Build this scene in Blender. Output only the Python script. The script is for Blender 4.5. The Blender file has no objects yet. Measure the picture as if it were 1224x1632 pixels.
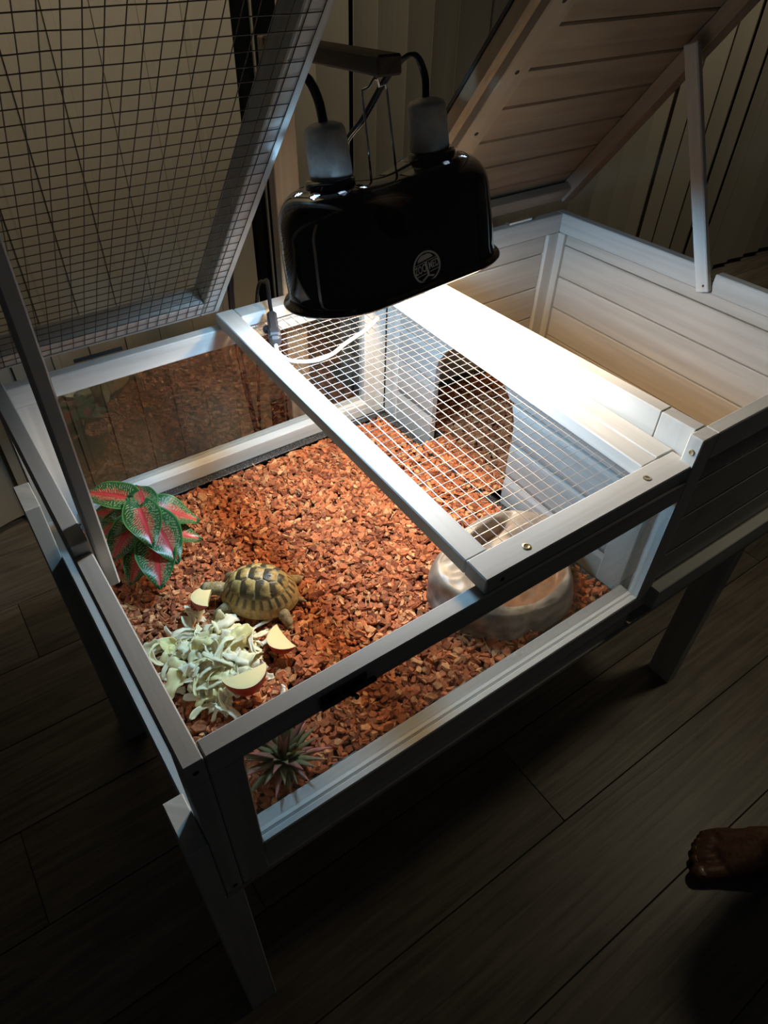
import bpy, bmesh, math, random
from mathutils import Matrix, Vector, noise
import numpy as np
random.seed(7); rng = np.random.default_rng(7)
S = bpy.context.scene
PI = math.pi
ZF = 0.625                      # height of the rail tops above the floor

# ------------------------------------------------------------------ camera
cam = bpy.data.cameras.new('camera'); co = bpy.data.objects.new('camera', cam)
S.collection.objects.link(co); S.camera = co
Rm = Matrix(((0.81766149, -0.57514457, 0.02526696), (0.37720830, 0.56838556, 0.73119884), (-0.43490642, -0.58834223, 0.68169629)))
co.matrix_world = Matrix.Translation((-0.024851, -0.253438, 0.450246 + ZF)) @ Rm.transposed().to_4x4()
cam.sensor_fit = 'HORIZONTAL'; cam.sensor_width = 36; cam.lens = 1097.7811/1224*36
cam.clip_start = 0.01; cam.clip_end = 50

# ------------------------------------------------------------------ world, lights, exposure
w = bpy.data.worlds.new('night'); S.world = w; w.use_nodes = True
w.node_tree.nodes['Background'].inputs[0].default_value = (0.55, 0.6, 0.7, 1)
w.node_tree.nodes['Background'].inputs[1].default_value = 0.012
S.view_settings.view_transform = 'Standard'; S.view_settings.look = 'None'
S.view_settings.gamma = 1; S.view_settings.use_curve_mapping = False
S.view_settings.exposure = 0.28
def light(name, kind, loc, power, col, size=0.1, rot=None):
    l = bpy.data.lights.new(name, kind); l.energy = power; l.color = col
    if kind == 'AREA': l.size = size
    else: l.shadow_soft_size = size
    o = bpy.data.objects.new(name, l); S.collection.objects.link(o); o.location = (loc[0], loc[1], loc[2]+ZF)
    if rot: o.rotation_euler = rot
    return o
# the room's dim lamp, off to the right of the frame
rl = light('room_lamp', 'SPOT', (1.33, -0.07, 0.55), 4.6, (1.0, 0.87, 0.62), 0.06)
rl.rotation_euler = (Vector((.80, -.42, -.625))-Vector((1.33, -.07, .55))).to_track_quat('-Z', 'Y').to_euler()
rl.data.spot_size = math.radians(100); rl.data.spot_blend = 1.0
# added fill for the blinds, not lamps of the room
for lx, lp in ((0.42, 27.0), (2.0, 26.0)):      # two unseen spots added to brighten the blinds
    cl = light('blind_fill_light', 'SPOT', (lx, 0.66, 1.30), lp, (1.0, 0.86, 0.62), 0.10, (math.radians(36), 0, 0))
    cl.data.spot_size = math.radians(84); cl.data.spot_blend = 1.0

# ------------------------------------------------------------------ helpers
COL = S.collection
W = {}
def _reg(o, M): W[o.name] = M
def tag(o, label=None, cat=None, group=None, kind=None):
    if label: o['label'] = label
    if cat: o['category'] = cat
    if group: o['group'] = group
    if kind: o['kind'] = kind
    return o
def thing(name, label, cat, loc=(0, 0, 0), rot=(0, 0, 0), group=None, kind=None):
    o = bpy.data.objects.new(name, None); COL.objects.link(o); o.empty_display_size = 0.02
    loc = Vector((loc[0], loc[1], loc[2]+ZF)); o.location = loc; o.rotation_euler = rot
    from mathutils import Euler
    _reg(o, Matrix.Translation(loc) @ Euler(rot).to_matrix().to_4x4())
    return tag(o, label, cat, group, kind)
def part(name, V, F, mat, parent=None, local=False, smooth=False, uv=None, col=None, label=None, kind=None, mats=None, fmat=None):
    """one mesh object; V in calibrated world metres (rail top = 0) or, if local, in the parent's frame"""
    V = np.asarray(V, float)
    if not local: V = V + np.array([0, 0, ZF])
    if parent is not None and not local:
        Mi = W[parent.name].inverted(); A = np.array(Mi.to_3x3()); t = np.array(Mi.translation)
        V = V @ A.T + t
    c = (V.min(0)+V.max(0))/2
    me = bpy.data.meshes.new(name); me.from_pydata((V-c).tolist(), [], [list(map(int, f)) for f in F]); 
    if uv is not None:
        ul = me.uv_layers.new(name='UVMap'); ul.data.foreach_set('uv', np.asarray(uv, np.float32).ravel())
    if col is not None:
        ca = me.color_attributes.new('Col', 'FLOAT_COLOR', 'POINT')
        cc = np.ones((len(V), 4), np.float32); cc[:, :3] = col; ca.data.foreach_set('color', cc.ravel())
    for m in (mats or [mat]): me.materials.append(m)
    if fmat is not None: me.polygons.foreach_set('material_index', np.asarray(fmat, np.int32))
    if smooth: me.polygons.foreach_set('use_smooth', [True]*len(me.polygons))
    me.update()
    o = bpy.data.objects.new(name, me); COL.objects.link(o); o.location = c
    if parent is not None: o.parent = parent
    _reg(o, (W[parent.name] if parent is not None else Matrix()) @ Matrix.Translation(Vector(c)))
    if label: o['label'] = label
    if kind: o['kind'] = kind
    return o
class MB:
    """collects chamfered boxes, tubes and prisms with UVs along the grain"""
    def __init__(s): s.V = []; s.F = []; s.U = []
    def add(s, V, F, U=None):
        n = len(s.V); s.V += [tuple(v) for v in V]
        for i, f in enumerate(F):
            s.F.append([a+n for a in f])
            if U is None: s.U += [(0, 0)]*len(f)
            else: s.U += list(U[i])
        return s
    def cuboid(s, x0, x1, y0, y1, z0, z1, ch=0.0012, warp=None, M=None, grain=None):
        c = np.array([(x0+x1)/2, (y0+y1)/2, (z0+z1)/2]); h = np.array([abs(x1-x0)/2, abs(y1-y0)/2, abs(z1-z0)/2])
        ch = min(ch, h.min()*0.45)
        V = []; idx = {}
        for sx in (-1, 1):
            for sy in (-1, 1):
                for sz in (-1, 1):
                    for ax in range(3):
                        p = h-ch; p = p.copy(); p[ax] = h[ax]
                        idx[(sx, sy, sz, ax)] = len(V); V.append(c+p*np.array([sx, sy, sz]))
        F = []
        for ax in range(3):
            o1, o2 = [(1, 2), (2, 0), (0, 1)][ax]
            for sg in (-1, 1):
                q = []
                for (p, r) in ((-1, -1), (1, -1), (1, 1), (-1, 1)):
                    k = [0, 0, 0]; k[ax] = sg; k[o1] = p; k[o2] = r; q.append(idx[(*k, ax)])
                F.append(q if sg > 0 else q[::-1])
        for ax in range(3):       # edge chamfers along axis ax
            o1, o2 = [(1, 2), (2, 0), (0, 1)][ax]
            for p in (-1, 1):
                for r in (-1, 1):
                    k = lambda e: tuple({ax: e, o1: p, o2: r}[i] for i in range(3))
                    q = [idx[(*k(-1), o1)], idx[(*k(1), o1)], idx[(*k(1), o2)], idx[(*k(-1), o2)]]
                    F.append(q if p*r < 0 else q[::-1])
        for sx in (-1, 1):
            for sy in (-1, 1):
                for sz in (-1, 1):
                    q = [idx[(sx, sy, sz, a)] for a in range(3)]; F.append(q if sx*sy*sz > 0 else q[::-1])
        g = grain if grain is not None else int(np.argmax(h))
        off = random.random()*20
        P = np.array(V); U = []
        o1, o2 = [(1, 2), (2, 0), (0, 1)][g]
        for f in F:
            U.append([(P[i][g]+off, P[i][o1]+P[i][o2]+off*1.7) for i in f])
        if warp is not None: P = np.array([warp(p) for p in P])
        if M is not None: P = np.array([tuple(M @ Vector(p)) for p in P])
        return s.add(P, F, U)
    def tube(s, pts, r, n=8, caps=True):
        pts = [Vector(p) for p in pts]; V = []; F = []; up = None
        rr = r if hasattr(r, '__len__') else [r]*len(pts)
        for i, p in enumerate(pts):
            t = (pts[min(i+1, len(pts)-1)]-pts[max(i-1, 0)]).normalized()
            if up is None: up = Vector((0, 0, 1)) if abs(t.z) < .9 else Vector((1, 0, 0))
            u = t.cross(up).normalized(); v = u.cross(t).normalized(); up = v
            for k in range(n):
                a = 2*PI*k/n; V.append(p+(u*math.cos(a)+v*math.sin(a))*rr[i])
        for i in range(len(pts)-1):
            for k in range(n):
                F.append([i*n+k, i*n+(k+1) % n, (i+1)*n+(k+1) % n, (i+1)*n+k])
        if caps: F.append(list(range(n))[::-1]); F.append([(len(pts)-1)*n+k for k in range(n)])
        return s.add(V, F)
    def lathe(s, prof, c=(0, 0, 0), n=32, M=None):
        V = []; F = []
        for (r, z) in prof:
            for k in range(n):
                a = 2*PI*k/n; V.append(Vector((c[0]+r*math.cos(a), c[1]+r*math.sin(a), c[2]+z)))
        m = len(prof)
        for i in range(m-1):
            for k in range(n): F.append([i*n+k, i*n+(k+1) % n, (i+1)*n+(k+1) % n, (i+1)*n+k])
        F.append(list(range(n))[::-1]); F.append([(m-1)*n+k for k in range(n)])
        if M is not None: V = [M @ v for v in V]
        return s.add(V, F)
    def ball(s, c, r, nu=16, nv=10, M=None):
        r = r if hasattr(r, '__len__') else (r, r, r); V = []; F = []
        for j in range(1, nv):
            t = PI*j/nv
            for i in range(nu):
                a = 2*PI*i/nu; V.append(Vector((c[0]+r[0]*math.sin(t)*math.cos(a), c[1]+r[1]*math.sin(t)*math.sin(a), c[2]+r[2]*math.cos(t))))
        V.append(Vector((c[0], c[1], c[2]+r[2]))); V.append(Vector((c[0], c[1], c[2]-r[2])))
        for j in range(nv-2):
            for i in range(nu): F.append([j*nu+i, (j+1)*nu+i, (j+1)*nu+(i+1) % nu, j*nu+(i+1) % nu])
        T = len(V)-2
        for i in range(nu):
            F.append([T, i, (i+1) % nu]); F.append([T+1, (nv-2)*nu+(i+1) % nu, (nv-2)*nu+i])
        if M is not None: V = [M @ v for v in V]
        return s.add(V, F)
    def build(s, name, mat, parent=None, **k):
        return part(name, s.V, s.F, mat, parent, uv=s.U, **k)
def smooth_path(pts, n=8):
    P = [Vector(p) for p in pts]; out = []
    for i in range(len(P)-1):
        a = P[max(i-1, 0)]; b = P[i]; c = P[i+1]; d = P[min(i+2, len(P)-1)]
        for k in range(n):
            t = k/n; out.append(0.5*((2*b)+(c-a)*t+(2*a-5*b+4*c-d)*t*t+(3*b-a-3*c+d)*t**3))
    out.append(P[-1]); return out

# ------------------------------------------------------------------ materials
def mat(name):
    m = bpy.data.materials.new(name); m.use_nodes = True; nt = m.node_tree
    return m, nt, nt.nodes['Principled BSDF'], nt.nodes, nt.links
def simple(name, col, rough=0.5, metal=0.0, coat=0.0, spec=0.5):
    m, nt, b, N, L = mat(name); b.inputs['Base Color'].default_value = (*col, 1); b.inputs['Roughness'].default_value = rough
    b.inputs['Metallic'].default_value = metal; b.inputs['Coat Weight'].default_value = coat; b.inputs['Specular IOR Level'].default_value = spec
    return m
def ramp(N, stops):
    r = N.new('ShaderNodeValToRGB'); e = r.color_ramp.elements
    while len(e) > 1: e.remove(e[0])
    e[0].position = stops[0][0]; e[0].color = (*stops[0][1], 1)
    for p, c in stops[1:]:
        k = e.new(p); k.color = (*c, 1)
    return r
def wood(name, c1, c2, sx=2.5, sy=70, rough=0.6, bump=0.25, knots=0.0, rnd=0.12, dark=None):
    m, nt, b, N, L = mat(name)
    uv = N.new('ShaderNodeUVMap'); mp = N.new('ShaderNodeMapping'); mp.inputs['Scale'].default_value = (sx, sy, 1)
    oi = N.new('ShaderNodeObjectInfo')
    L.new(uv.outputs[0], mp.inputs[0])
    n1 = N.new('ShaderNodeTexNoise'); n1.inputs['Scale'].default_value = 1; n1.inputs['Detail'].default_value = 6; n1.inputs['Distortion'].default_value = .6
    L.new(mp.outputs[0], n1.inputs[0])
    mp2 = N.new('ShaderNodeMapping'); mp2.inputs['Scale'].default_value = (8, 25, 1); L.new(uv.outputs[0], mp2.inputs[0])
    n2 = N.new('ShaderNodeTexNoise'); n2.inputs['Scale'].default_value = 1; n2.inputs['Detail'].default_value = 3; L.new(mp2.outputs[0], n2.inputs[0])
    mx = N.new('ShaderNodeMix'); mx.inputs[0].default_value = .35
    L.new(n1.outputs[0], mx.inputs[2]); L.new(n2.outputs[0], mx.inputs[3])
    r = ramp(N, [(.32, c2), (.62, c1)]); L.new(mx.outputs[0], r.inputs[0])
    src = r.outputs[0]
    if knots:
        v = N.new('ShaderNodeTexVoronoi'); v.inputs['Scale'].default_value = 1
        mp3 = N.new('ShaderNodeMapping'); mp3.inputs['Scale'].default_value = (7, 16, 1); L.new(uv.outputs[0], mp3.inputs[0]); L.new(mp3.outputs[0], v.inputs[0])
        rk = ramp(N, [(0.0, (1, 1, 1)), (.09, (.5, .5, .5)), (.2, (0, 0, 0))]); L.new(v.outputs[0], rk.inputs[0])
        mk = N.new('ShaderNodeMix'); mk.data_type = 'RGBA'; 
        mu = N.new('ShaderNodeMath'); mu.operation = 'MULTIPLY'; mu.inputs[1].default_value = knots; L.new(rk.outputs[0], mu.inputs[0])
        L.new(mu.outputs[0], mk.inputs[0]); L.new(src, mk.inputs[6]); mk.inputs[7].default_value = (*[q*.55 for q in c2], 1); src = mk.outputs[2]
    hs = N.new('ShaderNodeHueSaturation'); ma = N.new('ShaderNodeMapRange'); ma.inputs[3].default_value = 1-rnd; ma.inputs[4].default_value = 1+rnd
    L.new(oi.outputs['Random'], ma.inputs[0]); L.new(ma.outputs[0], hs.inputs['Value']); L.new(src, hs.inputs['Color'])
    L.new(hs.outputs[0], b.inputs['Base Color']); b.inputs['Roughness'].default_value = rough
    b.inputs['Specular IOR Level'].default_value = 0.35
    bp_ = N.new('ShaderNodeBump'); bp_.inputs['Strength'].default_value = bump; bp_.inputs['Distance'].default_value = .0006
    L.new(n1.outputs[0], bp_.inputs['Height']); L.new(bp_.outputs[0], b.inputs['Normal'])
    return m
M_wood = wood('whitewashed_wood', (.52, .53, .505), (.385, .39, .37))
M_plank = wood('whitewashed_plank', (.44, .435, .405), (.33, .32, .29), knots=.6, rnd=.07)
M_lid = wood('lid_plank_wood', (.30, .262, .21), (.21, .178, .138), knots=.5, rnd=.06, sy=45)
M_raw = wood('bare_pine', (.42, .33, .22), (.30, .22, .14))
M_brown = wood('dark_brown_wood', (.11, .075, .05), (.05, .035, .025), rough=.75)  # dark brown tone used for the lamp arm
M_floor = wood('vinyl_plank', (.24, .205, .16), (.105, .087, .066), sx=5, sy=110, rough=.42, bump=.8, knots=.4, rnd=.2)
M_wire = simple('galvanised_wire', (.42, .41, .40), .42, .75)
M_wired = simple('dull_wire', (.055, .045, .035), .6, .2)
M_black = simple('black_enamel', (.004, .004, .005), .06, 0, 1.0, .6)
M_inner = simple('grey_aluminium', (.33, .33, .34), .45, .6)
M_chrome = simple('chrome', (.75, .75, .76), .15, 1)
M_screw = simple('brass_screw', (.55, .48, .32), .35, .9)
M_hole = simple('dark_hole', (.01, .01, .01), .8)
M_cable = simple('black_cable', (.012, .012, .013), .3, 0, .3)
M_felt = simple('roofing_felt', (.05, .045, .04), .95)
M_grout = simple('dark_gap', (.01, .009, .008), .9)
M_wall = simple('painted_wall', (.32, .29, .25), .8)
M_door = simple('night_glass', (.006, .007, .008), .05)
M_alu = simple('door_frame', (.38, .35, .29), .5)
def speck(name, base, fleck, scale=900, th=.62, rough=.35):
    m, nt, b, N, L = mat(name); g = N.new('ShaderNodeTexCoord'); n = N.new('ShaderNodeTexNoise'); n.inputs['Scale'].default_value = scale; n.inputs['Detail'].default_value = 1
    L.new(g.outputs['Object'], n.inputs[0]); r = ramp(N, [(th, base), (th+.05, fleck)]); L.new(n.outputs[0], r.inputs[0]); L.new(r.outputs[0], b.inputs['Base Color'])
    bp_ = N.new('ShaderNodeBump'); bp_.inputs['Strength'].default_value = .5; bp_.inputs['Distance'].default_value = .0006; L.new(n.outputs[0], bp_.inputs['Height']); L.new(bp_.outputs[0], b.inputs['Normal'])
    b.inputs['Roughness'].default_value = rough; return m
M_tray = speck('black_speckled_plastic', (.012, .012, .013), (.35, .35, .34))
M_ceramic = speck('white_porcelain', (.50, .47, .41), (.44, .41, .36), 120, .5, .45)
def glass(name):
    m = bpy.data.materials.new(name); m.use_nodes = True; nt = m.node_tree; N = nt.nodes; L = nt.links
    N.remove(N['Principled BSDF']); t = N.new('ShaderNodeBsdfTransparent'); t.inputs[0].default_value = (.93, .94, .93, 1)
    g = N.new('ShaderNodeBsdfGlossy'); g.inputs['Roughness'].default_value = 0.0; f = N.new('ShaderNodeFresnel'); f.inputs[0].default_value = 1.5
    geo = N.new('ShaderNodeNewGeometry'); mi = N.new('ShaderNodeMath'); mi.operation = 'SUBTRACT'; mi.inputs[0].default_value = 1; L.new(geo.outputs['Backfacing'], mi.inputs[1])
    mu = N.new('ShaderNodeMath'); mu.operation = 'MULTIPLY'; L.new(f.outputs[0], mu.inputs[0]); L.new(mi.outputs[0], mu.inputs[1])
    mu2 = N.new('ShaderNodeMath'); mu2.operation = 'MULTIPLY'; mu2.inputs[1].default_value = 3.4; mu2.use_clamp = True; L.new(mu.outputs[0], mu2.inputs[0])
    x = N.new('ShaderNodeMixShader'); L.new(mu2.outputs[0], x.inputs[0]); L.new(t.outputs[0], x.inputs[1]); L.new(g.outputs[0], x.inputs[2])
    L.new(x.outputs[0], N['Material Output'].inputs[0]); return m
M_glass = glass('acrylic_pane')
def colattr(name, rough=.6, trans=0.0, bump=0, bscale=400, spec=.4, sss=0):
    m, nt, b, N, L = mat(name); a = N.new('ShaderNodeAttribute'); a.attribute_name = 'Col'
    src = a.outputs[0]
    if bump:
        g = N.new('ShaderNodeTexCoord'); n = N.new('ShaderNodeTexNoise'); n.inputs['Scale'].default_value = bscale; n.inputs['Detail'].default_value = 4
        L.new(g.outputs['Object'], n.inputs[0]); r = ramp(N, [(.3, (.62, .62, .62)), (.7, (1.2, 1.2, 1.2))]); L.new(n.outputs[0], r.inputs[0])
        mm = N.new('ShaderNodeMix'); mm.data_type = 'RGBA'; mm.blend_type = 'MULTIPLY'; mm.inputs[0].default_value = 1; L.new(src, mm.inputs[6]); L.new(r.outputs[0], mm.inputs[7]); src = mm.outputs[2]
        bp_ = N.new('ShaderNodeBump'); bp_.inputs['Strength'].default_value = bump; bp_.inputs['Distance'].default_value = .0008; L.new(n.outputs[0], bp_.inputs['Height']); L.new(bp_.outputs[0], b.inputs['Normal'])
    L.new(src, b.inputs['Base Color']); b.inputs['Roughness'].default_value = rough; b.inputs['Specular IOR Level'].default_value = spec
    if trans:
        t = N.new('ShaderNodeBsdfTranslucent'); L.new(src, t.inputs[0]); x = N.new('ShaderNodeMixShader'); x.inputs[0].default_value = trans
        L.new(b.outputs[0], x.inputs[1]); L.new(t.outputs[0], x.inputs[2]); L.new(x.outputs[0], N['Material Output'].inputs[0])
    return m
M_bark = colattr('bark_chip', .75, 0, .6, 350, .25)
M_shell = colattr('tortoise_shell', .42, 0, .25, 250, .45)
M_skin = colattr('tortoise_skin', .7, 0, .8, 450, .3)
M_leaf = colattr('variegated_leaf', .35, .12, 0)
M_succ = colattr('succulent_leaf', .5, .05, 0)
M_cabb = colattr('cabbage_leaf', .45, .16, 0)
M_apple = colattr('apple', .35, 0, 0)
M_rock = colattr('resin_rock', .42, 0, .35, 60, .5)
M_foot = colattr('skin_tone', .5, 0, .2, 200, .35)
M_slat = simple('vinyl_slat', (.42, .385, .31), .6)
M_rib = simple('grey_cord', (.55, .54, .52), .4)
M_print = simple('grey_print', (.30, .28, .25), .6)
M_print2 = simple('dark_print', (.015, .013, .012), .6)

# ------------------------------------------------------------------ floor
fl = thing('floor', None, None, (1.0, 0.2, -.625), kind='structure')
mb = MB().cuboid(-1.3, 3.6, -1.0, 1.16, -.64, -.6275, 0.0); mb.build('subfloor', M_grout, fl)
row = 0; pw = .1525
y = -.058-pw*6
while y < 1.15:
    offs = {0: 0.49, -1: .02, -2: -.06, -3: .3, 1: .05}.get(round((y+.058)/pw), None)
    x = -1.3+((row*.437) % 1.2)
    if offs is not None: x = offs-1.2
    xs = [-1.3] + [v for v in (x+1.2*k for k in range(-1, 5)) if -1.2 < v < 3.5] + [3.6]
    for a, b in zip(xs[:-1], xs[1:]):
        MB().cuboid(a+.0006, b-.0006, y+.0008, min(y+pw, 1.16)-.0008, -.6275, -.625-random.random()*.0002, .0008).build('floor_plank', M_floor, fl)
    y += pw; row += 1

# ------------------------------------------------------------------ back wall with the sliding door behind the blinds
wl = MB().cuboid(-1.3, 3.6, 1.16, 1.26, -.625, 1.75, 0); o = wl.build('wall_back', M_wall); o['kind'] = 'structure'
o = MB().cuboid(3.6, 3.7, -2.2, 1.26, -.625, 1.75, 0).build('wall_right', M_wall); o['kind'] = 'structure'
dr = MB()
for a in ((-.03, .01), (1.45, 1.53), (2.95, 3.05)): dr.cuboid(a[0], a[1], 1.12, 1.16, -.56, 1.45)
dr.cuboid(-.35, 3.05, 1.12, 1.16, -.56, -.50); dr.cuboid(-.35, 3.05, 1.12, 1.16, 1.38, 1.45)
dw = thing('door_1', None, None, (1.3, 1.14, -.625), kind='structure')
dr.build('door_frame', M_alu, dw)
MB().cuboid(.01, 2.95, 1.14, 1.15, -.5, 1.38, 0).build('door_glass', M_door, dw)
MB().cuboid(-.35, 3.05, 1.105, 1.16, -.625, -.56, 0.001).build('door_track', M_grout, dw)
bb = MB().cuboid(-1.3, -.35, 1.14, 1.16, -.625, -.53); o = bb.build('baseboard_back', M_alu); o['kind'] = 'structure'

# ------------------------------------------------------------------ vertical blinds
bl = thing('vertical_blind', 'beige vertical slat blinds hanging to the floor behind the enclosure', 'blinds', (1.1, 1.08, -.6))
MB().cuboid(-1.25, 3.5, 1.05, 1.10, 1.47, 1.51).build('head_rail', M_alu, bl)
def slat(x, ang, y0=1.08, w=.089, zb=-.605):
    V = []; F = []; n = 6
    ca, sa = math.cos(ang), math.sin(ang)
    for z in (zb, 1.47):
        for sd in (0, 1):
            for k in range(n+1):
                u = (k/n-.5)*w; v = .004*(1-(2*k/n-1)**2)+(.0012 if sd else 0)
                V.append((x+u*ca-v*sa, y0+u*sa+v*ca, z))
    m = n+1
    for k in range(n):
        F.append([k, k+1, 2*m+k+1, 2*m+k]); F.append([m+k+1, m+k, 3*m+k, 3*m+k+1])
        F.append([k+1, k, m+k, m+k+1]); F.append([2*m+k, 2*m+k+1, 3*m+k+1, 3*m+k])
    F.append([0, 2*m, 3*m, m]); F.append([n, m+n, 3*m+n, 2*m+n])
    part('slat', V, F, M_slat, bl, smooth=False)
x = -1.2
while x < .56:
    slat(x, math.radians(random.uniform(-1, 3)) if x > .05 else math.radians(random.uniform(8, 20))); x += .073
slat(.637, math.radians(62), w=.055); slat(.725, math.radians(8)); slat(.80, math.radians(12))
for i, x in enumerate((.885, .945, 1.02, 1.085, 1.155, 1.225)): slat(x, math.radians(random.uniform(-34, 14)))
x = 1.30
while x < 3.45:
    slat(x, math.radians(random.uniform(-12, 9)), w=.115); x += .098

# ------------------------------------------------------------------ tortoise table
H = lambda yy: .052-.034*yy
def warp(p):
    k = min(max((p[2]+.19)/.235, 0), 1.2); return (p[0], p[1], p[2]+(H(p[1])-.045)*k)
en = thing('tortoise_enclosure', 'whitewashed wooden tortoise table on legs with acrylic front and open lids', 'enclosure', (.46, .28, -.625))
T = .016; Wd = .56
# left end panel
m = MB(); m.cuboid(0, T, 0, .2375, -.03, 0); m.cuboid(0, T, .2378, Wd, -.03, .014)
m.cuboid(0, T, 0, .035, -.2375, -.0302); m.cuboid(0, T, Wd-.035, Wd, -.2375, -.0302); m.cuboid(-.001, T, .035, Wd-.035, -.2375, -.187)
lp = m.build('end_panel', M_wood, en)
MB().cuboid(.007, .0095, .03, Wd-.03, -.19, -.025, 0).build('pane', M_glass, lp)
def screw(c, ax, parent, r=.0032, m_=None):
    mb = MB(); M = Matrix.Translation(Vector(c)) @ Vector((0, 0, 1)).rotation_difference(Vector(ax)).to_matrix().to_4x4()
    mb.lathe([(r*.5, -.002), (r, -.001), (r, .0002), (r*.7, .0006), (r*.25, .0001)], n=14, M=M); return mb.build('screw', m_ or M_screw, parent)
screw((.008, -.0002, -.012), (0, -1, 0), lp, .0024, M_hole); screw((.009, -.0002, -.228), (0, -1, 0), lp, .0024, M_hole)
# front panel of the run
m = MB(); m.cuboid(T+.0006, .546, 0, T, -.027, 0); m.cuboid(T+.0006, .043, 0, T, -.2375, -.0272, grain=2)
m.cuboid(.043, .546, 0, .0075, -.21, -.183); m.cuboid(.043, .546, .0085, .026, -.21, -.182)
fp = m.build('front_panel', M_wood, en)
MB().cuboid(.04, .549, .0075, .0095, -.186, -.022, 0).build('pane', M_glass, fp)
MB().cuboid(.032, .545, .002, .03, -.25, -.2102).build('base_rail', M_wood, en)
# small black sliding bolt on the front rail
lt = MB(); lt.cuboid(.108, .150, -.0022, -.0002, -.0235, -.0065); lt.tube([(.106, -.005, -.0145), (.156, -.005, -.0145)], .0026, 8)
lt.tube([(.132, -.005, -.0145), (.134, -.013, -.012)], .0022, 8)
for q in (.112, .125, .146): lt.ball((q, -.003, -.009), .0016, 8, 6)
lt.build('sliding_bolt', M_black, en)
# back panel of the run
m = MB(); m.cuboid(T, .546, Wd-T, Wd, -.027, 0); m.cuboid(T, .050, Wd-T, Wd, -.2375, -.0272); m.cuboid(.515, .555, Wd-T-.002, Wd, -.2375, -.0272)
m.cuboid(.05, .515, Wd-.0075, Wd, -.2375, -.192); m.cuboid(.05, .515, Wd-.024, Wd-.0085, -.2375, -.196)
bp_ = m.build('back_panel', M_wood, en)
MB().cuboid(.045, .52, Wd-.0095, Wd-.0075, -.198, -.022, 0).build('pane', M_glass, bp_)
screw((.385, Wd-.008, .0002), (0, 0, 1), bp_, .0024, M_hole)
# right box: front
m = MB()
m.cuboid(.546, .571, 0, T, -.21, .045, warp=warp, grain=2); m.cuboid(.909, .935, 0, T, -.21, .045, warp=warp, grain=2)
m.cuboid(.5712, .9088, 0, T, .012, .045, warp=warp)
bx = m.build('box_front_panel', M_wood, en)
for a, b in ((-.022, .0118), (-.0735, -.0225), (-.131, -.074), (-.176, -.1315), (-.21, -.1765)):
    MB().cuboid(.5712, .9088, .004, .012, a+.0007, b-.0007, .0018, warp=warp).build('plank', M_plank, bx)
screw((.5458, .0075, .034), (-1, 0, 0), bx, .0036)
MB().cuboid(.568, .935, -.012, .003, -.208, -.176).build('ledge_rail', M_wood, en)
# right box: end panel
m = MB(); m.cuboid(.919, .935, T, .246, .012, .041, warp=warp); m.cuboid(.919, .935, .262, Wd, .012, .045, warp=warp)
m.cuboid(.921, .935, .246, .262, .012, .028, warp=warp)
m.cuboid(.917, .935, .53, Wd-T, -.2375, .012, warp=warp, grain=2); m.cuboid(.917, .935, T, .04, -.2375, .012, warp=warp, grain=2)
ep = m.build('box_end_panel', M_wood, en)
for a, b in ((-.0085, .0118), (-.067, -.009), (-.128, -.0675), (-.186, -.1285), (-.2375, -.1865)):
    MB().cuboid(.923, .930, .04, .53, a+.0007, b-.0007, .0018, warp=warp).build('plank', M_plank, ep)
# right box: back panel
m = MB(); m.cuboid(.572, .919, Wd-T, Wd, .012, .045, warp=warp); m.cuboid(.893, .919, Wd-T-.001, Wd, -.2375, .0118, warp=warp, grain=2); m.cuboid(.572, .60, Wd-T, Wd, -.2375, .0118, warp=warp, grain=2)
bk = m.build('box_back_panel', M_wood, en)
for a, b in ((-.0235, .0118), (-.088, -.024), (-.15, -.0885), (-.2375, -.1505)):
    MB().cuboid(.60, .893, Wd-.011, Wd-.004, a+.0007, b-.0007, .0018, warp=warp).build('plank', M_plank, bk)
m = MB().cuboid(.556, .935, 0, Wd, -.2455, -.2385, 0); m.cuboid(.0, .556, 0, Wd, -.2455, -.2385, 0); m.build('base_board', M_plank, en)
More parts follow.
